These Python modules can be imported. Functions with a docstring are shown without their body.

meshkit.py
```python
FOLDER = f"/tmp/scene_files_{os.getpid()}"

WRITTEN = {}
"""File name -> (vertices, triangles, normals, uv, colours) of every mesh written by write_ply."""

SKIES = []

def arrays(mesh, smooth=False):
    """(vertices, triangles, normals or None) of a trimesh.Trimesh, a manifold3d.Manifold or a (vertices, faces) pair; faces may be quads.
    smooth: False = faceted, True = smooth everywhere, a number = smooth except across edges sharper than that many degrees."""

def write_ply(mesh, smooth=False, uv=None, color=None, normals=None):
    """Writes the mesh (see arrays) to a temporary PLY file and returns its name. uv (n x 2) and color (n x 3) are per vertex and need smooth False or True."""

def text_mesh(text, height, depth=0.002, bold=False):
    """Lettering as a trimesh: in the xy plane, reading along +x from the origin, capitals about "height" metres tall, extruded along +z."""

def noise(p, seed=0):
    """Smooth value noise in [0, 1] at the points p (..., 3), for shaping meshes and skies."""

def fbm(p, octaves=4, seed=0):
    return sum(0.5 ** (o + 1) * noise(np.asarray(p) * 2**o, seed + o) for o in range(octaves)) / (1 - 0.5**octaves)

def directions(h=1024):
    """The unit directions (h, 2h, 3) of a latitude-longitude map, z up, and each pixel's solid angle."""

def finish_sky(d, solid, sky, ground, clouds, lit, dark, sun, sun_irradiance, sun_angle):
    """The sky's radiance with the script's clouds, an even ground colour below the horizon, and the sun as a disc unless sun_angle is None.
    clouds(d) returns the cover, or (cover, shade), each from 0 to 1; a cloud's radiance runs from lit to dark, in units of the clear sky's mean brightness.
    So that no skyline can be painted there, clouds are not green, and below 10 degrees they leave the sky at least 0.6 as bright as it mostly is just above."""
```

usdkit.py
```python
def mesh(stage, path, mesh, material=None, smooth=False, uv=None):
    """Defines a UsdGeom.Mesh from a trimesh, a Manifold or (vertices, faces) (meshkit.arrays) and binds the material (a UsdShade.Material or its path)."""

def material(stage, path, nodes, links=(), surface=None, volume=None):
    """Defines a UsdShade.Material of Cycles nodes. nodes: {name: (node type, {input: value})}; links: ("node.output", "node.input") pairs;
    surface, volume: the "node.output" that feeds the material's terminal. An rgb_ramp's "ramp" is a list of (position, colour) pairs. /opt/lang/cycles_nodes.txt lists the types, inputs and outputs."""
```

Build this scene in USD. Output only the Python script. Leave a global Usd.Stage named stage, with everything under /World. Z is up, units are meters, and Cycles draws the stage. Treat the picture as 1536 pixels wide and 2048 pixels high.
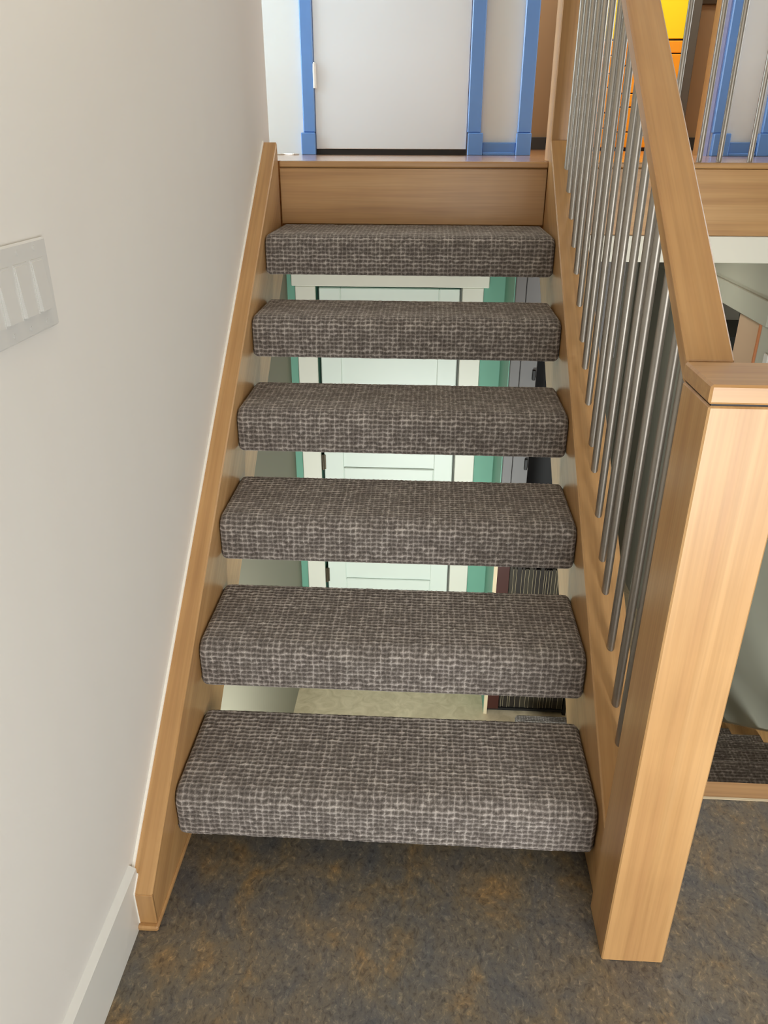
import math
import numpy as np
import trimesh
import usdkit
from shapely.geometry import Polygon, box as sbox
from pxr import Usd, UsdGeom, UsdLux, UsdShade, Gf, Sdf, Vt

rng = np.random.default_rng(7)
stage = Usd.Stage.CreateInMemory()
UsdGeom.SetStageUpAxis(stage, UsdGeom.Tokens.z)
UsdGeom.SetStageMetersPerUnit(stage, 1.0)
UsdGeom.Xform.Define(stage, '/World')
UsdGeom.Scope.Define(stage, '/World/Looks')

# ------------------------------------------------------------------ camera
CX, CY, CZ, PITCH, YAW, ROLL, FPX = 0.4869, -1.1123, 1.3666, 0.4525, -0.0558, 0.0026, 1540.0
fw = np.array([math.sin(YAW) * math.cos(PITCH), math.cos(YAW) * math.cos(PITCH), -math.sin(PITCH)])
rt = np.array([math.cos(YAW), -math.sin(YAW), 0.0])
up = np.cross(rt, fw)
c_, s_ = math.cos(ROLL), math.sin(ROLL)
rt, up = c_ * rt + s_ * up, -s_ * rt + c_ * up
cam = UsdGeom.Camera.Define(stage, '/World/Camera')
M4 = Gf.Matrix4d(*rt, 0, *up, 0, *(-fw), 0, CX, CY, CZ, 1)
cam.AddTransformOp().Set(M4)
cam.CreateHorizontalApertureAttr(36.0)
cam.CreateVerticalApertureAttr(48.0)
cam.CreateFocalLengthAttr(36.0 * FPX / 1536.0)
cam.CreateClippingRangeAttr(Gf.Vec2f(0.02, 100))
cam.CreateExposureAttr(-0.5)

# ------------------------------------------------------------------ lights
dome = UsdLux.DomeLight.Define(stage, '/World/Sky')
dome.CreateIntensityAttr(0.6)
dome.CreateColorAttr(Gf.Vec3f(0.80, 0.90, 1.0))


def rect_light(name, loc, rot, w, h, power, color):
    l = UsdLux.RectLight.Define(stage, '/World/' + name)
    l.AddTranslateOp().Set(Gf.Vec3d(*loc))
    l.AddRotateXYZOp().Set(Gf.Vec3f(*rot))
    l.CreateWidthAttr(w)
    l.CreateHeightAttr(h)
    l.CreateIntensityAttr(power)
    l.CreateColorAttr(Gf.Vec3f(*color))
    return l


# daylight through the windows behind the camera, of the landing and of the far room
rect_light('DaylightBack', (1.20, -1.66, 0.76), (90, 0, 0), 1.0, 1.2, 13.4, (1.0, 0.985, 0.96))
rect_light('DaylightLanding', (-2.58, 2.05, 2.4), (0, -90, 0), 1.5, 0.8, 31.0, (0.82, 0.93, 1.0))
rect_light('DaylightLandingRight', (3.64, 2.05, 2.2), (0, 90, 0), 1.0, 0.8, 11.5, (0.92, 0.97, 1.0))


def disk_light(name, loc, r, power, color, rot=(0, 0, 0)):
    l = UsdLux.DiskLight.Define(stage, '/World/' + name)
    l.AddTranslateOp().Set(Gf.Vec3d(*loc))
    l.AddRotateXYZOp().Set(Gf.Vec3f(*rot))
    l.CreateRadiusAttr(r)
    l.CreateIntensityAttr(power)
    l.CreateColorAttr(Gf.Vec3f(*color))
    return l


disk_light('CeilingLampMid', (0.9, -0.6, 3.5), 0.22, 3.0, (1.0, 0.86, 0.66))
disk_light('CeilingLampFarRoom', (1.6, 3.4, 3.5), 0.30, 70.0, (1.0, 0.93, 0.82))
pend = UsdLux.SphereLight.Define(stage, '/World/PendantLamp')
pend.AddTranslateOp().Set(Gf.Vec3d(0.20, -0.10, 2.20))
pend.CreateRadiusAttr(0.06)
pend.CreateIntensityAttr(84.0)
pend.CreateColorAttr(Gf.Vec3f(1.0, 0.82, 0.58))
disk_light('LampUnderStairs', (0.42, 0.30, -0.55), 0.16, 205.0, (0.95, 1.0, 0.97), (90, 0, 0))
disk_light('LampSideRoom', (2.9, 2.9, 1.04), 0.10, 60.0, (1.0, 0.93, 0.82))
disk_light('LampLowerHall', (1.36, 2.55, 1.0), 0.10, 60.0, (1.0, 0.95, 0.84))

# ------------------------------------------------------------------ helpers
used = {}


def numbered(parent, name):
    k = (parent, name)
    n = used.get(k, 0)
    used[k] = n + 1
    return name if n == 0 else f'{name}_{n:03d}'


def tag(p, label=None, cat=None, group=None, kind=None):
    for k, v in (('label', label), ('category', cat), ('group', group), ('kind', kind)):
        if v:
            p.SetCustomDataByKey(k, v)
    return p


BASE = {}


def put(prim, loc):
    UsdGeom.Xformable(prim).AddTranslateOp().Set(Gf.Vec3d(*map(float, loc)))


def thing(name, loc, label, cat, group=None, kind=None):
    path = '/World/' + numbered('/World', name)
    x = UsdGeom.Xform.Define(stage, path)
    put(x.GetPrim(), loc)
    BASE[path] = np.array(loc, float)
    tag(x.GetPrim(), label, cat, group, kind)
    return path


def part(parent, name, mesh, mat, smooth=30, label=None, kind=None):
    """A child mesh; mesh is given in world coordinates."""
    path = parent + '/' + numbered(parent, name)
    base = BASE[parent]
    mesh = mesh.copy()
    mesh.apply_translation(-base)
    m = usdkit.mesh(stage, path, mesh, mat, smooth=smooth)
    BASE[path] = base
    tag(m.GetPrim(), label, None, None, kind)
    return path


def single(name, mesh, mat, label, cat, group=None, kind=None, smooth=30):
    path = '/World/' + numbered('/World', name)
    b = mesh.bounds
    loc = np.array([b[:, 0].mean(), b[:, 1].mean(), b[0, 2]])
    mesh = mesh.copy()
    mesh.apply_translation(-loc)
    m = usdkit.mesh(stage, path, mesh, mat, smooth=smooth)
    put(m.GetPrim(), loc)
    tag(m.GetPrim(), label, cat, group, kind)
    BASE[path] = loc
    return path


cat_ = trimesh.util.concatenate


def bx(x0, x1, y0, y1, z0, z1, c=0.0):
    lo, hi = np.array([x0, y0, z0], float), np.array([x1, y1, z1], float)
    if c <= 0:
        m = trimesh.creation.box(hi - lo)
        m.apply_translation((lo + hi) / 2)
        return m
    c = min(c, 0.45 * (hi - lo).min())
    pts = []
    for sx in (0, 1):
        for sy in (0, 1):
            for sz in (0, 1):
                p = np.where([sx, sy, sz], hi, lo)
                d = np.where([sx, sy, sz], -c, c)
                for k in range(3):
                    q = p + d
                    q[k] = p[k]
                    pts.append(q)
    return trimesh.convex.convex_hull(np.array(pts))


def prism_x(poly, x0, x1, c=0.0):
    """Convex (y, z) polygon swept along x with chamfered rims."""
    P = Polygon(poly)
    if c <= 0:
        pts = [(x, *p) for x in (x0, x1) for p in list(P.exterior.coords)[:-1]]
        return trimesh.convex.convex_hull(np.array(pts))
    I = P.buffer(-c, join_style=2)
    pts = []
    for x, Q in ((x0, I), (x0 + c, P), (x1 - c, P), (x1, I)):
        pts += [(x, *p) for p in list(Q.exterior.coords)[:-1]]
    return trimesh.convex.convex_hull(np.array(pts))


def extrude_x(poly, x0, x1):
    """Any (y, z) polygon extruded along x."""
    m = trimesh.creation.extrude_polygon(Polygon(poly) if not isinstance(poly, Polygon) else poly, x1 - x0, engine='earcut')
    v = m.vertices.copy()
    m.vertices = np.stack([v[:, 2] + x0, v[:, 0], v[:, 1]], 1)
    m.fix_normals()
    return m


def rod(p0, p1, r, n=16):
    return trimesh.creation.cylinder(radius=r, segment=[p0, p1], sections=n)


def lin(r, g, b):
    f = lambda u: (u / 255 / 12.92) if u / 255 <= 0.04045 else ((u / 255 + 0.055) / 1.055) ** 2.4
    return (f(r), f(g), f(b))


# ------------------------------------------------------------------ materials
L = '/World/Looks/'


def plain(name, rgb, rough=0.5, metal=0.0, spec=0.5, bump=0.0, bscale=300):
    nodes = {'p': ('principled_bsdf', {'base_color': lin(*rgb), 'roughness': rough, 'metallic': metal, 'specular_ior_level': spec})}
    links = []
    if bump:
        nodes['tc'] = ('texture_coordinate', {})
        nodes['n'] = ('noise_texture', {'scale': bscale, 'detail': 3})
        nodes['b'] = ('bump', {'strength': bump, 'distance': 0.002})
        links = [('tc.object', 'n.vector'), ('n.fac', 'b.height'), ('b.normal', 'p.normal')]
    return usdkit.material(stage, L + name, nodes, links, surface='p.BSDF')


def wood(name, tint, axis, rough=0.38, slope=0.0, bump=0.08, coat=0.12):
    """Straight-grained timber; axis 0/1/2 is the grain; slope turns the y axis up (degrees)."""
    sc = [26.0, 26.0, 26.0]
    sc[axis] = 0.9
    sc2 = [150.0, 150.0, 150.0]
    sc2[axis] = 3.0
    d, m, l = tint
    nodes = {
        'tc': ('texture_coordinate', {}),
        'rot': ('mapping', {'rotation': (math.radians(-slope), 0, 0)}),
        'm1': ('mapping', {'scale': sc}),
        'm2': ('mapping', {'scale': sc2}),
        'n1': ('noise_texture', {'scale': 1.0, 'detail': 3, 'roughness': 0.55, 'distortion': 0.4}),
        'n2': ('noise_texture', {'scale': 1.0, 'detail': 2, 'roughness': 0.6}),
        'n3': ('noise_texture', {'scale': 7.0, 'detail': 2}),
        'r1': ('rgb_ramp', {'ramp': [(0.30, lin(*d)), (0.5, lin(*m)), (0.72, lin(*l))]}),
        'r2': ('rgb_ramp', {'ramp': [(0.3, (0.80, 0.77, 0.72)), (0.6, (1.04, 1.03, 1.02))]}),
        'r3': ('rgb_ramp', {'ramp': [(0.3, (0.95, 0.93, 0.90)), (0.7, (1.03, 1.02, 1.0))]}),
        'x1': ('mix_color', {'blend_type': 'multiply', 'fac': 0.5}),
        'x2': ('mix_color', {'blend_type': 'multiply', 'fac': 1.0}),
        'p': ('principled_bsdf', {'roughness': rough, 'coat_weight': coat, 'coat_roughness': 0.25 if coat < 0.5 else 0.2}),
        'b': ('bump', {'strength': bump, 'distance': 0.001}),
    }
    links = [('tc.object', 'rot.vector'), ('rot.vector', 'm1.vector'), ('rot.vector', 'm2.vector'), ('m1.vector', 'n1.vector'),
             ('m2.vector', 'n2.vector'), ('tc.object', 'n3.vector'), ('n1.fac', 'r1.fac'), ('n2.fac', 'r2.fac'), ('n3.fac', 'r3.fac'),
             ('r1.color', 'x1.a'), ('r2.color', 'x1.b'), ('x1.result', 'x2.a'), ('r3.color', 'x2.b'), ('x2.result', 'p.base_color'),
             ('n2.fac', 'b.height'), ('b.normal', 'p.normal')]
    return usdkit.material(stage, L + name, nodes, links, surface='p.BSDF')


ALDER = ((174, 132, 86), (187, 146, 96), (198, 159, 110))
wood_z = wood('wood_upright', ALDER, 2)
wood_x = wood('wood_across', ALDER, 0)
wood_s = wood('wood_sloping', ALDER, 1, slope=36.7)
wood_floor = wood('wood_landing_floor', ((170, 110, 60), (196, 136, 80), (214, 156, 98)), 0, rough=0.22, bump=0.0, coat=1.0)

wall_mat = plain('wall_warm_white', (220, 217, 210), 0.6, bump=0.06, bscale=220)
white_wall = plain('wall_cool_white', (220, 226, 226), 0.6, bump=0.06, bscale=220)
gray_wall = plain('wall_grey_green', (164, 164, 151), 0.65, bump=0.05, bscale=220)
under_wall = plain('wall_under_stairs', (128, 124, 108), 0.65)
mint_wall = plain('wall_mint', (106, 160, 139), 0.6)
tan_wall = plain('wall_tan', (160, 128, 92), 0.65)
ceil_mat = plain('ceiling_white', (232, 228, 220), 0.7)
trim_white = plain('trim_white', (222, 222, 210), 0.38)
base_white = plain('baseboard_white', (214, 213, 206), 0.35)
caulk_mat = plain('caulk_white', (244, 240, 230), 0.4)
blue_trim = plain('trim_blue', (98, 142, 204), 0.35)
door_white = plain('door_white', (222, 228, 233), 0.42)
lower_door = plain('door_pale_green_white', (218, 228, 220), 0.4)
black_mat = plain('black', (14, 14, 15), 0.5)
dark_mat = plain('dark_interior', (10, 9, 9), 0.6)
plate_mat = plain('switch_plastic', (206, 205, 200), 0.3)
hinge_white = plain('hinge_white', (232, 230, 222), 0.3)
hinge_brown = plain('hinge_bronze', (92, 84, 70), 0.4, metal=0.6)
gray_door = plain('door_grey', (108, 107, 107), 0.5)
red_brown = plain('red_brown_board', (56, 17, 8), 0.5)
cream_edge = plain('cream_edge', (206, 190, 158), 0.5)
spine_dark = plain('spine_dark', (30, 24, 18), 0.5)
spine_olive = plain('spine_olive', (46, 41, 30), 0.5)
spine_pale = plain('spine_pale', (128, 118, 96), 0.5)
beige_door = plain('door_beige', (186, 158, 132), 0.5)
orange_mat = plain('panel_orange', (255, 166, 30), 0.35)
yellow_mat = plain('panel_yellow', (255, 226, 20), 0.4)
black_base = plain('baseboard_black', (52, 50, 48), 0.5)
grey_panel = plain('panel_charcoal', (84, 80, 74), 0.5)
jamb_tan = plain('jamb_tan', (214, 172, 116), 0.5)
jamb_lav = plain('jamb_lavender', (140, 150, 190), 0.5)
cord_mat = plain('cord_white', (236, 234, 226), 0.4)
steel = usdkit.material(stage, L + 'brushed_steel', {
    'tc': ('texture_coordinate', {}), 'm': ('mapping', {'scale': (500.0, 500.0, 6.0)}),
    'n': ('noise_texture', {'scale': 1.0, 'detail': 2}),
    'r': ('map_range', {'from_min': 0.3, 'from_max': 0.7, 'to_min': 0.36, 'to_max': 0.50}),
    'p': ('principled_bsdf', {'base_color': (0.38, 0.355, 0.315), 'metallic': 1.0, 'roughness': 0.3})},
    [('tc.object', 'm.vector'), ('m.vector', 'n.vector'), ('n.fac', 'r.value'), ('r.result', 'p.roughness')], surface='p.BSDF')


def linoleum():
    nodes = {
        'tc': ('texture_coordinate', {}),
        'w': ('noise_texture', {'scale': 9.0, 'detail': 2}),
        'wm': ('vector_math', {'math_type': 'multiply_add', 'vector2': (0.035, 0.035, 0.0)}),
        'mp': ('mapping', {'scale': (1.0, 0.72, 1.0), 'rotation': (0, 0, 0.4)}),
        'n1': ('noise_texture', {'scale': 11.0, 'detail': 5, 'roughness': 0.62, 'distortion': 0.3}),
        'n2': ('noise_texture', {'scale': 60.0, 'detail': 6, 'roughness': 0.78, 'distortion': 0.25}),
        'n3': ('noise_texture', {'scale': 105.0, 'detail': 4, 'roughness': 0.7, 'distortion': 0.7}),
        'n4': ('noise_texture', {'scale': 3.2, 'detail': 3, 'distortion': 1.0}),
        'r1': ('rgb_ramp', {'ramp': [(0.32, lin(86, 86, 87)), (0.44, lin(102, 97, 90)), (0.56, lin(110, 100, 84)), (0.70, lin(132, 108, 74))]}),
        'r2': ('rgb_ramp', {'ramp': [(0.32, (0.40, 0.40, 0.42)), (0.42, (0.88, 0.88, 0.88)), (0.57, (1.0, 1.0, 0.98)), (0.68, (1.75, 1.62, 1.38))]}),
        'r3': ('rgb_ramp', {'ramp': [(0.36, (0.45, 0.45, 0.47)), (0.46, (0.95, 0.95, 0.95)), (0.57, (1.05, 1.05, 1.03)), (0.66, (2.0, 1.9, 1.65))]}),
        'r4': ('rgb_ramp', {'ramp': [(0.38, (0.84, 0.87, 0.92)), (0.62, (1.06, 1.0, 0.92))]}),
        'x1': ('mix_color', {'blend_type': 'multiply', 'fac': 0.85, 'use_clamp_result': False}),
        'x2': ('mix_color', {'blend_type': 'multiply', 'fac': 0.75, 'use_clamp_result': False}),
        'x3': ('mix_color', {'blend_type': 'multiply', 'fac': 1.0, 'use_clamp_result': False}),
        'p': ('principled_bsdf', {'roughness': 0.46, 'specular_ior_level': 0.4}),
    }
    links = [('tc.object', 'w.vector'), ('w.color', 'wm.vector1'), ('tc.object', 'wm.vector3'), ('wm.vector', 'mp.vector'),
             ('mp.vector', 'n1.vector'), ('mp.vector', 'n2.vector'), ('mp.vector', 'n3.vector'), ('tc.object', 'n4.vector'),
             ('n1.fac', 'r1.fac'), ('n2.fac', 'r2.fac'), ('n3.fac', 'r3.fac'), ('n4.fac', 'r4.fac'),
             ('r1.color', 'x1.a'), ('r2.color', 'x1.b'), ('x1.result', 'x2.a'), ('r3.color', 'x2.b'), ('x2.result', 'x3.a'), ('r4.color', 'x3.b'),
             ('x3.result', 'p.base_color')]
    return usdkit.material(stage, L + 'marbled_linoleum', nodes, links, surface='p.BSDF')


lino = linoleum()
vinyl = usdkit.material(stage, L + 'vinyl_beige', {
    'tc': ('texture_coordinate', {}), 'n': ('noise_texture', {'scale': 14.0, 'detail': 5, 'distortion': 1.5}),
    'r': ('rgb_ramp', {'ramp': [(0.3, lin(180, 164, 134)), (0.7, lin(208, 192, 162))]}),
    'p': ('principled_bsdf', {'roughness': 0.4})}, [('tc.object', 'n.vector'), ('n.fac', 'r.fac'), ('r.color', 'p.base_color')], surface='p.BSDF')


def carpet_material(name, k=1.0):
    nodes = {
        'a': ('attribute', {'attribute': 'yarn'}),
        'tc': ('texture_coordinate', {}),
        'oi': ('object_info', {}),
        'n1': ('noise_texture', {'scale': 420.0, 'detail': 2}),
        'n2': ('noise_texture', {'scale': 16.0, 'detail': 3}),
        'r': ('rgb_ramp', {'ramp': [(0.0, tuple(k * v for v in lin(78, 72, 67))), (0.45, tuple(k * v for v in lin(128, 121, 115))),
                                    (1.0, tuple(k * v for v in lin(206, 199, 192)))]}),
        'r1': ('rgb_ramp', {'ramp': [(0.3, (0.72, 0.72, 0.72)), (0.7, (1.12, 1.12, 1.12))]}),
        'r2': ('rgb_ramp', {'ramp': [(0.35, (0.93, 0.92, 0.92)), (0.65, (1.05, 1.05, 1.04))]}),
        'x1': ('mix_color', {'blend_type': 'multiply', 'fac': 1.0}),
        'x2': ('mix_color', {'blend_type': 'multiply', 'fac': 1.0}),
        'b': ('bump', {'strength': 0.5, 'distance': 0.0012}),
        'p': ('principled_bsdf', {'roughness': 0.95, 'specular_ior_level': 0.12, 'sheen_weight': 0.12, 'sheen_roughness': 0.5, 'diffuse_roughness': 0.6}),
    }
    links = [('a.fac', 'r.fac'), ('tc.object', 'n1.vector'), ('tc.object', 'n2.vector'), ('n1.fac', 'r1.fac'), ('n2.fac', 'r2.fac'),
             ('r.color', 'x1.a'), ('r1.color', 'x1.b'), ('x1.result', 'x2.a'), ('r2.color', 'x2.b'), ('x2.result', 'p.base_color'),
             ('n1.fac', 'b.height'), ('b.normal', 'p.normal')]
    return usdkit.material(stage, L + name, nodes, links, surface='p.BSDF')


carpet = carpet_material('carpet_woven')
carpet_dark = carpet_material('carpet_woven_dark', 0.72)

# ------------------------------------------------------------------ dimensions
R, G, D, W, T = 0.185, 0.2482, 0.2594, 0.8496, 0.111     # riser, going, tread depth, clear width, tread thickness
YR, ZL = 1.559, 1.298                                     # landing edge
SL = 0.7454
top_z = lambda y: 0.206 + SL * y                          # top edge of the stringers
low_z = lambda y: -0.185 + SL * y                         # underside of the stringers
ZF = -1.30                                                # lower floor
CEIL = 3.6

# ------------------------------------------------------------------ setting: large structure
S = 'structure'
single('floor', cat_([bx(-0.15, 3.6, -1.6, 0.238, -0.2, 0.0), bx(1.86, 3.6, 0.238, 1.58, -0.2, 0.0)]), lino,
       'marbled grey and brown linoleum floor in front of the stairs', 'floor', kind=S)
lf = single('floor', cat_([bx(-2.6, 3.6, 1.5905, 4.6, 1.05, ZL + 0.001)]), wood_floor, 'glossy wooden floor of the upper landing', 'floor', kind=S)
single('floor', bx(-0.25, 4.0, 0.24, 4.2, ZF - 0.1, ZF), vinyl, 'beige floor of the lower level seen between the treads', 'floor', kind=S)
single('ceiling', bx(-2.7, 3.7, -1.7, 4.7, CEIL, CEIL + 0.1), ceil_mat, 'white ceiling above the stairwell', 'ceiling', kind=S)
single('wall_left', cat_([extrude_x([(-1.6, 0), (0.24, -0.02), (1.66, 1.04), (1.66, CEIL), (-1.6, CEIL)], -0.15, -0.047)]), wall_mat,
       'plain warm white wall along the left side of the stairs', 'wall', kind=S, smooth=False)
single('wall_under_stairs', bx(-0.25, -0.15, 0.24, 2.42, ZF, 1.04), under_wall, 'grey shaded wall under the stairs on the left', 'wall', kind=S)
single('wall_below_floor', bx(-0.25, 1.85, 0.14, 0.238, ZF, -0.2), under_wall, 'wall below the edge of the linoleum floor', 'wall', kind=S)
# landing wall with the white closet door and a cased opening
WY = 2.58
single('wall_landing', cat_([bx(-2.6, -0.02, WY, WY + 0.12, ZL, CEIL), bx(0.634, 0.905, WY, WY + 0.12, ZL, CEIL), bx(-0.02, 0.634, WY, WY + 0.12, 3.33, CEIL),
                             bx(0.905, 1.657, WY, WY + 0.12, 3.36, CEIL), bx(1.657, 3.6, WY, WY + 0.12, ZL, CEIL)]), white_wall,
       'white wall at the back of the upper landing', 'wall', kind=S)
single('wall_far_room', bx(-2.6, 3.6, 4.5, 4.6, 1.05, CEIL), tan_wall, 'tan wall of the room beyond the landing opening', 'wall', kind=S)
single('wall_closet', bx(-0.3, 0.66, 3.3, 3.4, ZL, CEIL), dark_mat, 'dark closet back behind the white door', 'wall', kind=S)
wl = single('wall_landing_left', cat_([bx(-2.7, -2.6, 1.5, 4.6, 1.05, 2.0), bx(-2.7, -2.6, 1.5, 4.6, 2.8, CEIL), bx(-2.7, -2.6, 1.5, 1.3 + 0.0 + 0.25, 2.0, 2.8),
                                       bx(-2.7, -2.6, 2.8, 4.6, 2.0, 2.8), bx(-2.6, -0.15, 1.5, 1.66, 1.05, CEIL)]), white_wall,
            'white wall at the left end of the landing', 'wall', kind=S)
single('wall_back', cat_([bx(-0.15, 0.72, -1.7, -1.6, 0, CEIL), bx(1.78, 3.6, -1.7, -1.6, 0, CEIL), bx(0.72, 1.78, -1.7, -1.6, 0, 0.17), bx(0.72, 1.78, -1.7, -1.6, 1.42, CEIL)]),
       wall_mat, 'wall with the large window behind the viewer', 'wall', kind=S)
single('wall_right', cat_([bx(3.6, 3.7, -1.7, 1.6, 0, CEIL), bx(3.6, 3.7, 2.6, 4.6, 0, CEIL), bx(3.6, 3.7, 1.6, 2.6, 0, 1.7), bx(3.6, 3.7, 1.6, 2.6, 2.7, CEIL)]), wall_mat,
       'wall at the far right of the room', 'wall', kind=S)
# stairwell wall to the right of the flight going down
single('wall_stairwell', cat_([bx(1.85, 1.95, 0.238, 1.565, ZF, -0.2), bx(1.85, 1.95, 1.565, 2.128, ZF, 1.05), bx(1.85, 1.95, 2.128, 2.95, 0.70, 1.05),
                               bx(1.85, 1.95, 2.95, 4.2, ZF, 1.05)]), gray_wall, 'grey-green wall beside the stairs going down', 'wall', kind=S)
single('wall_lower_hall', cat_([bx(-0.25, -0.022, 2.42, 2.52, ZF, 1.05), bx(0.640, 1.25, 2.42, 2.52, ZF, 1.05), bx(-0.022, 0.640, 2.42, 2.52, 0.768, 1.05)]), mint_wall,
       'mint green wall around the white door of the lower level', 'wall', kind=S)
single('wall_lower_far', cat_([bx(-0.25, 0.9, 2.52, 2.56, ZF, 1.05), bx(1.15, 4.0, 4.2, 4.3, ZF, 1.05), bx(1.15, 1.25, 2.52, 4.2, ZF, 1.05), bx(3.9, 4.0, 0.24, 4.2, ZF, 1.05)]), gray_wall,
       'dim grey wall at the far end of the lower hall', 'wall', kind=S)
single('trim', bx(0.935, 3.6, 1.556, 1.572, 1.002, 1.084, 0.002), plain('band_white', (226, 224, 210), 0.5), 'white band under the wooden edge board of the landing', 'trim', kind=S)
tr = single('trim', cat_([bx(1.835, 1.852, 2.06, 4.19, 0.687, 0.785, 0.003)]), gray_wall, 'painted header board over the lower doorway right of the handrail', 'trim', kind=S)

# baseboard on the left wall
bb = prism_x([(0, 0), (0.013, 0), (0.013, 0.128), (0.0, 0.136)], 0, 1.47)
v = bb.vertices.copy()
bb.vertices = np.stack([-0.047 + v[:, 1], -1.6 + v[:, 0], v[:, 2]], 1)
bb.fix_normals()
single('baseboard_left', bb, base_white, 'painted white baseboard along the left wall', 'baseboard', kind=S)

# ------------------------------------------------------------------ stringers
def stringer_poly(y0, y1):
    yb = 0.185 / SL
    pts = [(y0, 0.0), (y0, top_z(y0) - 0.0), (y1, top_z(y1)), (y1, low_z(y1)), (yb, 0.0)]
    return pts


sl = thing('stringer', (-0.02, -0.155, 0), 'sloping wooden stair stringer against the left wall', 'stringer')
board = prism_x(stringer_poly(-0.155, 1.538), -0.0468, 0.0, 0.003)
notch = bx(-0.06, -0.0338, -0.2, -0.1285, -0.01, 0.30)
part(sl, 'stringer_board', trimesh.boolean.difference([board, notch], engine='manifold'), wood_s)
part(sl, 'foot_shoe', bx(-0.036, 0.004, -0.166, 0.235, 0.0, 0.012, 0.003), wood_s)
part(sl, 'foot_block', bx(-0.034, 0.0, -0.1565, -0.150, 0.012, 0.088, 0.001), wood_z)
ca = prism_x([(-0.128, top_z(-0.128) - 0.003), (-0.128, top_z(-0.128) + 0.0045), (1.538, top_z(1.538) + 0.0045), (1.538, top_z(1.538) - 0.003)], -0.0468, -0.0415)
part(sl, 'caulk_line', ca, caulk_mat, label='thin white caulk line between stringer and wall')
part(sl, 'caulk_line', extrude_x([(-0.1575, 0.012), (-0.1575, top_z(-0.155) + 0.002), (-0.129, top_z(-0.129) + 0.004), (-0.129, top_z(-0.129) - 0.004), (-0.1535, top_z(-0.155) - 0.006), (-0.1535, 0.012)], -0.0365, -0.0322), caulk_mat)
sr = thing('stringer', (0.891, -0.061, 0), 'sloping wooden stair stringer carrying the steel rods', 'stringer')
part(sr, 'stringer_board', prism_x(stringer_poly(-0.061, 1.548), W, 0.933, 0.003), wood_s)

# ------------------------------------------------------------------ carpeted treads
def noise1(n, k):
    g = np.random.default_rng(k)
    return g.random(n)


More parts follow.
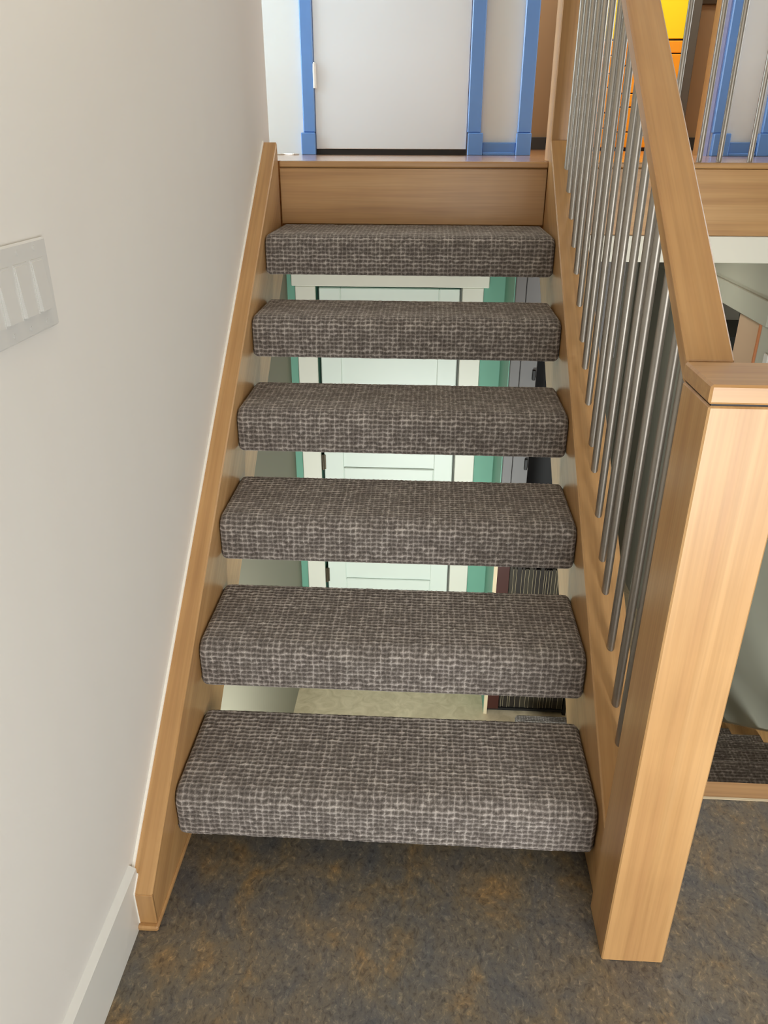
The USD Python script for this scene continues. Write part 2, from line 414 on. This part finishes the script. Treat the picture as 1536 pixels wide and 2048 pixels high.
def tread_mesh(width, depth, thick, step=0.00185, pitch=0.0124, amp=0.0014, seed=3, coarse=False):
    """Carpet wrapped round a board: profile loop in (y, z), z = 0 at the top, front at y = 0. Returns mesh, yarn."""
    rn, rb = 0.034, 0.008
    prof, fine = [], []

    def line(a, b, st):
        a, b = np.array(a), np.array(b)
        n = max(1, int(round(np.linalg.norm(b - a) / st)))
        for i in range(n):
            prof.append(a + (b - a) * i / n)

    def arc(c, r, a0, a1, st):
        n = max(3, int(round(abs(a1 - a0) * r / st)))
        for i in range(n):
            t = a0 + (a1 - a0) * i / n
            prof.append(np.array([c[0] + r * math.cos(t), c[1] + r * math.sin(t)]))
    P = math.pi
    line((depth - rb, -thick), (rb, -thick), 0.02)
    arc((rb, -thick + rb), rb, 1.5 * P, P, step)
    line((0, -thick + rb), (0.0, -rn), step)
    arc((rn, -rn), rn, P, 0.5 * P, step)
    line((rn, 0), (depth - rb, 0), step)
    arc((depth - rb, -rb), rb, 0.5 * P, 0, step)
    line((depth, -rb), (depth, -thick + rb), 0.012)
    arc((depth - rb, -thick + rb), rb, 2 * P, 1.5 * P, 0.006)
    prof = np.array(prof)
    m = len(prof)
    seg = np.linalg.norm(np.roll(prof, -1, 0) - prof, axis=1)
    s = np.concatenate([[0], np.cumsum(seg)[:-1]])
    tn = np.roll(prof, -1, 0) - np.roll(prof, 1, 0)
    tn /= np.linalg.norm(tn, axis=1, keepdims=True)
    nrm = np.stack([tn[:, 1], -tn[:, 0]], 1)      # outward, checked below
    cen = prof.mean(0)
    if ((prof - cen) * nrm).sum() < 0:
        nrm = -nrm
    nx = int(round(width / step)) + 1
    x = np.linspace(0, width, nx)
    # irregular yarn grid: columns across, rows along the profile, wandering slightly
    rg = np.random.default_rng(seed)
    X, Sg = np.meshgrid(x, s, indexing='ij')

    def wob(p, q, k, f, a):
        ph = np.random.default_rng(k).random(4) * 6.28
        return a * (np.sin(p * f + ph[0] + 1.3 * np.sin(q * f * 0.6 + ph[1])) + 0.6 * np.sin(q * f * 2.1 + ph[2] + p * f * 0.7))
    Xw = X + wob(X, Sg, seed + 1, 90, 0.0011) + wob(Sg, X, seed + 2, 300, 0.0005)
    Sw = Sg + wob(Sg, X, seed + 3, 90, 0.0011) + wob(X, Sg, seed + 4, 300, 0.0005)
    ci, cf = np.floor(Xw / pitch).astype(int), (Xw / pitch) % 1.0
    ri, rf = np.floor(Sw / (pitch * 0.93)).astype(int), (Sw / (pitch * 0.93)) % 1.0
    colw = 0.8 + 0.4 * rg.random(ci.max() - ci.min() + 3)
    roww = 0.75 + 0.4 * rg.random(ri.max() - ri.min() + 3)
    a = 0.86 * np.exp(-((cf - 0.5) / 0.16) ** 2) * colw[ci - ci.min()]
    b = 1.08 * np.exp(-((rf - 0.5) / 0.23) ** 2) * roww[ri - ri.min()]
    cellr = rg.random((ci.max() - ci.min() + 3, ri.max() - ri.min() + 3))[ci - ci.min(), ri - ri.min()]
    h = np.clip(np.maximum(a, b) + 0.25 * np.minimum(a, b), 0, 1.4)
    h = h * (0.86 + 0.28 * cellr)
    yarn = np.clip(0.06 + 0.16 * cellr + 0.52 * h, 0, 1)
    yarn = np.clip(yarn + 0.22 * (rg.random(yarn.shape) - 0.5), 0, 1)
    off = amp * (h - 0.5)
    # rounded ends
    re = 0.016
    dend = np.minimum(x, width - x)
    inset = np.where(dend < re, re - np.sqrt(np.maximum(re ** 2 - (re - dend) ** 2, 0)), 0.0)
    Y = prof[None, :, 0] + nrm[None, :, 0] * (off - inset[:, None])
    Z = prof[None, :, 1] + nrm[None, :, 1] * (off - inset[:, None])
    V = np.stack([X, Y, Z], -1).reshape(-1, 3)
    i, j = np.meshgrid(np.arange(nx - 1), np.arange(m), indexing='ij')
    j2 = (j + 1) % m
    q = np.stack([i * m + j, (i + 1) * m + j, (i + 1) * m + j2, i * m + j2], -1).reshape(-1, 4)
    F = np.vstack([q[:, [0, 1, 2]], q[:, [0, 2, 3]]])
    n0 = len(V)
    V = np.vstack([V, [[0, depth / 2, -thick / 2], [width, depth / 2, -thick / 2]]])
    jj = np.arange(m)
    F = np.vstack([F, np.stack([np.full(m, n0), jj, (jj + 1) % m], 1), np.stack([np.full(m, n0 + 1), (nx - 1) * m + (jj + 1) % m, (nx - 1) * m + jj], 1)])
    mesh = trimesh.Trimesh(V, F, process=False)
    if mesh.volume < 0:
        mesh.faces = mesh.faces[:, ::-1]
    return mesh, np.concatenate([yarn.reshape(-1), [0.2, 0.2]])


def carpet_part(parent, name, mesh, yarn, mat):
    path = parent + '/' + numbered(parent, name)
    m = usdkit.mesh(stage, path, mesh, mat, smooth=True)
    UsdGeom.PrimvarsAPI(m).CreatePrimvar('yarn', Sdf.ValueTypeNames.FloatArray, 'vertex').Set(Vt.FloatArray.FromNumpy(yarn.astype(np.float32)))
    return path


TREAD_LABEL = ['lowest carpeted stair tread, just above the linoleum floor', 'second carpeted stair tread from the bottom',
               'third carpeted stair tread from the bottom', 'fourth carpeted stair tread, third from the top',
               'fifth carpeted stair tread, second from the top', 'topmost carpeted stair tread, under the wooden edge board of the landing']
tm, ty = tread_mesh(W - 0.002, D, T)
tm6, ty6 = tread_mesh(W - 0.002, YR - 5 * G, T, seed=11)
first = None
for i in range(6):
    loc = (0.001, i * G, (i + 1) * R)
    path = thing('stair_tread', loc, TREAD_LABEL[i], 'stair tread', 'carpeted open treads of the stairs')
    if i == 0:
        carpet_part(path, 'carpet_wrap', tm, ty, carpet)
        first = path
    elif i < 5:
        stage.GetPrimAtPath(path).GetReferences().AddInternalReference(first)
        stage.GetPrimAtPath(path).SetInstanceable(True)
    else:
        carpet_part(path, 'carpet_wrap', tm6, ty6, carpet)

# ------------------------------------------------------------------ landing edge
fa = thing('landing_edge_board', (W / 2, YR, 1.1), 'wooden edge board closing the top of the stairs under the landing', 'edge board')
part(fa, 'riser_board', bx(0.0, W, YR, 1.58, 1.112, 1.279, 0.0015), wood_x)
part(fa, 'nosing', bx(0.0, 0.852, YR - 0.006, 1.59, 1.2805, ZL + 0.001, 0.004), wood_x)
fb = thing('landing_edge_board', (2.2, YR, 1.08), 'wooden edge board of the landing to the right of the stairs', 'edge board')
part(fb, 'riser_board', bx(0.934, 3.6, YR, 1.58, 1.085, 1.281, 0.0015), wood_x)
part(fb, 'nosing', bx(0.852, 3.6, YR - 0.006, 1.59, 1.2825, ZL + 0.001, 0.004), wood_x)

# ------------------------------------------------------------------ newels, handrail
NX0, NX1, NY0, NY1 = 0.8388, 0.9504, -0.1724, -0.0608
ne = thing('newel_post', ((NX0 + NX1) / 2, (NY0 + NY1) / 2, 0), 'square wooden newel post at the foot of the stairs, with a flat cap', 'newel post')
part(ne, 'post', bx(NX0, NX1, NY0, NY1, 0, 1.067, 0.0025), wood_z)
part(ne, 'cap_spacer', bx(NX0 + 0.003, NX1 - 0.003, NY0 + 0.003, NY1, 1.0672, 1.0705), dark_mat)
part(ne, 'cap', bx(NX0 - 0.003, NX1 + 0.003, NY0 - 0.004, -0.064, 1.0706, 1.0955, 0.003), wood_x)
nu = thing('newel_post', (0.905, 1.61, ZL), 'square wooden newel post standing on the landing edge at the top of the stairs', 'newel post')
part(nu, 'post', bx(0.852, 0.962, 1.562, 1.672, ZL + 0.001, 2.42, 0.003), wood_z)
part(nu, 'cap', bx(0.848, 0.966, 1.558, 1.676, 2.4205, 2.446, 0.003), wood_x)

RC, RS = 1.109, 0.742            # underside of the rail: z = RC + RS * y
hr = thing('handrail', (0.868, -0.06, 1.06), 'sloping wooden handrail above the stainless rods', 'handrail')
ya, yb = -0.0615, 1.5615
part(hr, 'rail', prism_x([(ya, RC + RS * ya), (ya, RC + RS * ya + 0.034), (yb, RC + RS * yb + 0.034), (yb, RC + RS * yb)], 0.839, 0.903, 0.003), wood_s)
part(hr, 'rod_fillet', prism_x([(ya, RC + RS * ya - 0.004), (ya, RC + RS * ya - 0.0003), (yb, RC + RS * yb - 0.0003), (yb, RC + RS * yb - 0.004)], 0.844, 0.901), wood_s)
lr = thing('handrail', (2.2, 1.61, 2.36), 'level wooden handrail of the landing guard', 'handrail')
part(lr, 'rail', bx(0.962, 3.6, 1.585, 1.645, 2.36, 2.396, 0.004), wood_x)

YS = [.098, .161, .256, .358, .421, .510, .606, .664, .762, .851, .922, 1.019, 1.112, 1.193, 1.282, 1.370, 1.449]
XR = 0.892
words = ['first', 'second', 'third', 'fourth', 'fifth', 'sixth', 'seventh', 'eighth', 'ninth', 'tenth', 'eleventh', 'twelfth', 'thirteenth', 'fourteenth', 'fifteenth', 'sixteenth', 'seventeenth', 'eighteenth']
for k, y in enumerate(YS):
    z0, z1 = top_z(y) - 0.004, RC + RS * y - 0.0035
    lab = f'slim stainless rod, {words[k]} up from the bottom newel post' if k else 'slim stainless rod closest to the bottom newel post'
    m = rod((XR, y, z0), (XR, y, z1), 0.0084)
    lo = m.vertices[:, 2] < (z0 + z1) / 2
    m.vertices[:, 2] = np.where(lo, top_z(m.vertices[:, 1]) + 0.0004, RC + RS * m.vertices[:, 1] - 0.0044)
    single('baluster', m, steel, lab, 'baluster', 'steel rods between stringer and handrail', smooth=40)
for k, x in enumerate([1.03, 1.125, 1.231, 1.328, 1.389, 1.484, 1.575, 1.66]):
    single('baluster', rod((x, 1.61, ZL + 0.0015), (x, 1.61, 2.3598), 0.0084), steel,
           f'slim stainless rod on the landing edge, {words[k]} from the upper newel post', 'baluster', 'steel rods of the landing guard', smooth=40)

# ------------------------------------------------------------------ flight going down on the right
single('trim', bx(0.951, 1.85, 0.2385, 0.289, -0.03, 0.0005, 0.002), wood_x, 'wooden nosing at the edge of the linoleum above the stairs going down', 'trim', kind=S)
single('trim', bx(0.951, 1.85, 0.2325, 0.2385, -0.004, 0.0022), cream_edge, 'thin pale strip between linoleum and wooden nosing', 'trim', kind=S)
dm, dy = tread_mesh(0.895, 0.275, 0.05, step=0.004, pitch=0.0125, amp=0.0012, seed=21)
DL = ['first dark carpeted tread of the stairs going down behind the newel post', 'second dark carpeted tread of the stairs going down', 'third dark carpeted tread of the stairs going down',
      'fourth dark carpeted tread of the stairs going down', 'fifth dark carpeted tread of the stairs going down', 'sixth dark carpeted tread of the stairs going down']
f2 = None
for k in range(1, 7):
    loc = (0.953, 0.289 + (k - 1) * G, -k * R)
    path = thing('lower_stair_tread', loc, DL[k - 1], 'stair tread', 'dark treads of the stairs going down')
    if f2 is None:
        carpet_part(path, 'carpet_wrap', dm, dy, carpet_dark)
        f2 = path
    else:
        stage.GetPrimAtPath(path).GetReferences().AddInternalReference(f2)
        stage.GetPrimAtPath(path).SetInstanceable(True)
sk = extrude_x([(0.30, 0.0), (0.30, 0.032), (2.02, 0.032 - SL * 1.72), (2.02, -SL * 1.72 - 0.28), (0.30, -0.28)], 1.832, 1.85)
single('baseboard_stairwell', sk, wood_s, 'sloping wooden skirting on the stairwell wall beside the lower stairs', 'baseboard', kind=S)

# ------------------------------------------------------------------ upper landing details
d1 = thing('door_1', (0.307, WY, ZL), 'plain white flush door at the back of the landing, with blue casing', 'door', kind=S)
part(d1, 'door_panel', bx(-0.017, 0.631, WY - 0.012, WY + 0.025, 1.322, 3.32, 0.002), door_white)
part(d1, 'door_sweep', bx(-0.017, 0.631, WY - 0.006, WY + 0.02, ZL + 0.001, 1.3215), black_mat, label='black gap under the white door')
part(d1, 'hinge', cat_([rod((-0.014, WY - 0.019, 1.553), (-0.014, WY - 0.019, 1.643), 0.0075, 12), bx(-0.018, -0.010, WY - 0.015, WY - 0.011, 1.556, 1.640),
                        rod((-0.014, WY - 0.019, 1.648), (-0.014, WY - 0.019, 1.643), 0.005, 10)]), hinge_white)


def blue_casing(x0, x1, px0, px1, label):
    t = thing('trim', ((x0 + x1) / 2, WY, ZL), label, 'trim', 'blue door casings of the landing', kind=S)
    part(t, 'casing', bx(x0, x1, WY - 0.022, WY, 1.386, 3.34, 0.004), blue_trim)
    part(t, 'plinth_block', bx(px0, px1, WY - 0.030, WY, ZL + 0.0005, 1.3858, 0.003), blue_trim)


blue_casing(-0.070, -0.018, -0.080, -0.018, 'blue casing with plinth block on the hinge side of the white landing door')
blue_casing(0.633, 0.690, 0.636, 0.700, 'blue casing with plinth block on the right of the white landing door')
blue_casing(0.845, 0.903, 0.842, 0.905, 'blue casing with plinth block left of the landing opening')
blue_casing(1.657, 1.703, 1.664, 1.734, 'blue casing with plinth block right of the landing opening')
blue_casing(1.860, 1.925, 1.850, 1.925, 'blue casing with plinth block at the right edge of view')
single('baseboard_landing', cat_([bx(0.7002, 0.8418, WY - 0.016, WY, ZL + 0.0005, 1.349, 0.003), bx(0.7002, 0.8418, WY - 0.026, WY - 0.016, ZL + 0.0005, 1.311, 0.003)]), blue_trim,
       'short blue baseboard between the two left casings of the landing', 'baseboard', kind=S)
single('baseboard_landing', cat_([bx(1.7342, 1.8498, WY - 0.016, WY, ZL + 0.0005, 1.352, 0.003), bx(1.7342, 1.8498, WY - 0.026, WY - 0.016, ZL + 0.0005, 1.311, 0.003)]), blue_trim,
       'short blue baseboard between the two right casings of the landing', 'baseboard', kind=S)
single('trim', bx(1.652, 1.6568, WY - 0.002, WY + 0.121, ZL + 0.0005, 3.34), jamb_lav, 'lavender-blue painted jamb on the right side of the landing opening', 'trim', kind=S)
single('trim', bx(1.652, 1.72, WY + 0.122, WY + 0.19, ZL + 0.0005, 3.34), jamb_tan, 'tan edge behind the blue jamb of the landing opening', 'trim', kind=S)
# far room
single('baseboard_far_room', bx(0.2, 3.55, 4.48, 4.5, ZL + 0.0005, 1.372, 0.002), black_base, 'black baseboard of the tan room beyond the landing', 'baseboard', kind=S)
yc = thing('cabinet', (1.68, 4.25, ZL), 'bright yellow and orange cabinet with dark seams, behind the rods', 'cabinet')
part(yc, 'body', bx(1.42, 1.885, 4.06, 4.47, ZL + 0.001, 2.75, 0.003), black_base)
part(yc, 'yellow_panel', bx(1.425, 1.885, 4.04, 4.06, 1.872, 2.74, 0.003), yellow_mat, label='bright yellow upper panel')
zs = [[1.315, 1.42, 1.50, 1.63, 1.70, 1.79, 1.865], [1.315, 1.40, 1.53, 1.60, 1.74, 1.865], [1.315, 1.38, 1.47, 1.58, 1.66, 1.80, 1.865]]
for q, (xa, xb) in enumerate(((1.425, 1.57), (1.573, 1.72), (1.723, 1.885))):
    for za, zb in zip(zs[q][:-1], zs[q][1:]):
        part(yc, 'drawer_front', bx(xa, xb, 4.036, 4.06, za + 0.003, zb - 0.003, 0.003), orange_mat)
part(yc, 'side_panel', bx(1.8855, 1.955, 4.03, 4.47, ZL + 0.001, 2.75, 0.003), grey_panel, label='charcoal side panel')
single('wall_picture', cat_([bx(2.02, 2.26, 4.475, 4.499, 2.09, 2.5, 0.004)]), plain('picture_dark', (70, 52, 30), 0.5), 'dark framed board hanging on the tan wall', 'picture')
# thin white cord on the landing floor
pts = np.array([(-0.30, 2.50), (-0.26, 2.47), (-0.22, 2.49), (-0.19, 2.45), (-0.15, 2.48), (-0.11, 2.46), (-0.085, 2.49)])
t = np.linspace(0, 1, len(pts))
tt = np.linspace(0, 1, 40)
from scipy.interpolate import CubicSpline
cs = CubicSpline(t, pts)(tt)
segs = [rod((*cs[k], ZL + 0.0045), (*cs[k + 1], ZL + 0.0045), 0.004, 8) for k in range(39)]
single('white_cord', cat_(segs), cord_mat, 'thin white cord lying on the landing floor beside the blue plinth', 'cord')

# ------------------------------------------------------------------ lower level door
YD = 2.42
d2 = thing('door_2', (0.305, YD, ZF), 'white panelled door of the lower level seen between the treads', 'door', kind=S)
DX0, DX1, DZ0, DZ1 = -0.008, 0.627, ZF + 0.008, 0.760
part(d2, 'door_core', bx(DX0, DX1, YD + 0.014, YD + 0.035, DZ0, DZ1), lower_door)
for xa, xb in ((DX0, 0.089), (0.535, DX1)):
    part(d2, 'stile', bx(xa, xb, YD + 0.002, YD + 0.0145, DZ0, DZ1, 0.004), lower_door)
for za, zb in ((DZ0, ZF + 0.21), (-0.84, -0.755), (-0.20, -0.115), (0.64, DZ1)):
    part(d2, 'rail', bx(0.089, 0.535, YD + 0.002, YD + 0.0145, za, zb, 0.004), lower_door)
for za, zb in ((-0.125, -0.045), (-0.775, -0.690)):
    part(d2, 'hinge', cat_([rod((-0.014, YD - 0.004, za), (-0.014, YD - 0.004, zb), 0.007, 12), bx(-0.014, 0.0, YD - 0.003, YD + 0.002, za + 0.003, zb - 0.003)]), hinge_brown)
t2 = thing('trim', (0.31, YD, ZF), 'white casing with an eared head board around the lower door', 'trim', kind=S)
part(t2, 'casing', bx(-0.112, -0.021, YD - 0.02, YD, ZF + 0.0005, 0.7695, 0.003), trim_white)
part(t2, 'casing', bx(0.637, 0.731, YD - 0.02, YD, ZF + 0.0005, 0.7695, 0.003), trim_white)
part(t2, 'head_board', bx(-0.127, 0.754, YD - 0.026, YD, 0.770, 0.88, 0.003), trim_white)

# tall grey cabinet with shelves, right of the lower door
cb = thing('cabinet', (1.04, 2.2, ZF), 'tall grey cabinet with black handles and low shelves, right of the mint wall', 'cabinet')
X0, X1, Y0, Y1 = 0.829, 1.245, 2.035, 2.415
part(cb, 'body', cat_([bx(X0, X0 + 0.016, Y0, Y1, ZF + 0.001, 0.99), bx(X1 - 0.016, X1, Y0, Y1, ZF + 0.001, 0.99), bx(X0 + 0.016, X1 - 0.016, Y1 - 0.012, Y1, ZF + 0.001, 0.99),
                       bx(X0 + 0.016, X1 - 0.016, Y0, Y1 - 0.012, 0.97, 0.99)]), dark_mat)
part(cb, 'side_panel', bx(X0 - 0.004, X0, Y0, Y1, ZF + 0.001, 0.99), plain('panel_green', (108, 160, 140), 0.55), label='mint green side panel')
part(cb, 'door', bx(X0 + 0.001, 0.870, Y0 - 0.018, Y0, -0.40, 0.985, 0.002), gray_door)
part(cb, 'door', bx(0.872, 0.939, Y0 - 0.018, Y0, -0.40, 0.985, 0.002), gray_door)
part(cb, 'door', bx(0.941, X1, Y0 - 0.018, Y0, 0.565, 0.985, 0.002), gray_door)
part(cb, 'handle', bx(0.921, 0.934, Y0 - 0.034, Y0 - 0.018, 0.470, 0.512, 0.002), black_mat, label='small black handle')
part(cb, 'handle', bx(0.921, 0.934, Y0 - 0.034, Y0 - 0.018, 0.070, 0.120, 0.002), black_mat, label='small black handle')
part(cb, 'shelf', bx(X0 + 0.016, X1 - 0.016, Y0, Y1 - 0.012, -0.42, -0.402), dark_mat)
part(cb, 'shelf', bx(X0 + 0.016, X1 - 0.016, Y0, Y1 - 0.012, -0.86, -0.845), dark_mat)
part(cb, 'shelf', bx(X0 + 0.016, X1 - 0.016, Y0, Y1 - 0.012, ZF + 0.02, ZF + 0.034), dark_mat)
part(cb, 'edge_strip', bx(X0 - 0.003, 0.843, Y0 - 0.012, Y0, ZF + 0.001, -0.402), cream_edge, label='narrow cream edge strip')
part(cb, 'end_board', bx(0.8435, 0.899, Y0 - 0.010, Y0, ZF + 0.036, -0.402), red_brown, label='dark red-brown board')
for row, (za, zb, word) in enumerate(((-0.8445, -0.43, 'upper'), (ZF + 0.0345, -0.87, 'lower'))):
    x = 0.902
    k = 0
    while x < 1.215:
        w = float(rng.uniform(0.009, 0.028))
        dk = float(rng.uniform(0.0, 0.008))
        m = (spine_dark, spine_olive)[int(rng.integers(0, 2))]
        b = thing('book', (x + w / 2, Y0 + 0.12, za), f'thin dark spine with a pale edge in the {word} row of shelved spines', 'book', f'thin dark spines in the {word} row of the cabinet shelves')
        part(b, 'cover', bx(x, x + w - 0.0028, Y0 + 0.004 + dk, Y0 + 0.22, za, zb - float(rng.uniform(0, 0.02)), 0.001), m)
        part(b, 'pale_edge', bx(x + w - 0.0028, x + w - 0.0003, Y0 + 0.004 + dk, Y0 + 0.22, za, zb - 0.022), spine_pale)
        x += w
        k += 1

# doorway on the stairwell wall: half-open beige sliding door, wooden jamb, dark bench beyond
sd = thing('door_3', (1.9, 2.3, ZF), 'beige sliding door half open in the lower doorway right of the handrail', 'door', kind=S)
part(sd, 'door_panel', bx(1.885, 1.92, 2.140, 2.470, ZF + 0.008, 0.698, 0.003), beige_door)
part(sd, 'edge_seal', bx(1.888, 1.917, 2.4705, 2.482, ZF + 0.008, 0.698), black_mat)
single('trim', bx(1.842, 1.96, 2.1285, 2.142, ZF + 0.0005, 0.686, 0.002), plain('jamb_wood', (176, 112, 70), 0.45), 'narrow reddish wooden jamb of the lower doorway', 'trim', kind=S)
single('bench', cat_([bx(2.0, 3.4, 3.7, 4.19, -0.9, 0.28, 0.004), bx(2.02, 2.1, 3.75, 4.15, ZF + 0.0005, -0.899), bx(3.3, 3.38, 3.75, 4.15, ZF + 0.0005, -0.899)]), plain('bench_dark', (48, 50, 40), 0.5),
       'dark low cupboard in the room behind the beige sliding door', 'cupboard')

# ------------------------------------------------------------------ light switches on the left wall
sw = thing('light_switch', (-0.047, -0.13, 1.12), 'white wall switch plate with tall rockers on the left wall', 'light switch')
XS = -0.047
yr_ = -0.026
ng = 4
part(sw, 'plate', bx(XS, XS + 0.006, yr_ - 0.046 * ng - 0.024, yr_, 1.125, 1.244, 0.003), plate_mat)
for g in range(ng):
    yc_ = yr_ - 0.036 - 0.046 * g
    frame = bx(XS + 0.006, XS + 0.0068, yc_ - 0.0175, yc_ + 0.0175, 1.1495, 1.2195)
    part(sw, 'rocker_frame', frame, plate_mat)
    rk = trimesh.convex.convex_hull(np.array([(x, y, z) for y in (yc_ - 0.0155, yc_ + 0.0155) for x, z in ((XS + 0.0068, 1.152), (XS + 0.0068, 1.217), (XS + 0.0125, 1.153), (XS + 0.0095, 1.185), (XS + 0.0075, 1.2165))]))
    part(sw, 'rocker', rk, plate_mat)
    for z in (1.136, 1.233):
        part(sw, 'screw', rod((XS + 0.006, yc_, z), (XS + 0.0067, yc_, z), 0.0032, 10), plate_mat)
single('light_switch', cat_([bx(1.843, 1.85, 2.0, 2.04, 0.47, 0.59, 0.002)]), plate_mat, 'small white switch plate on the stairwell wall beside the doorway', 'light switch')
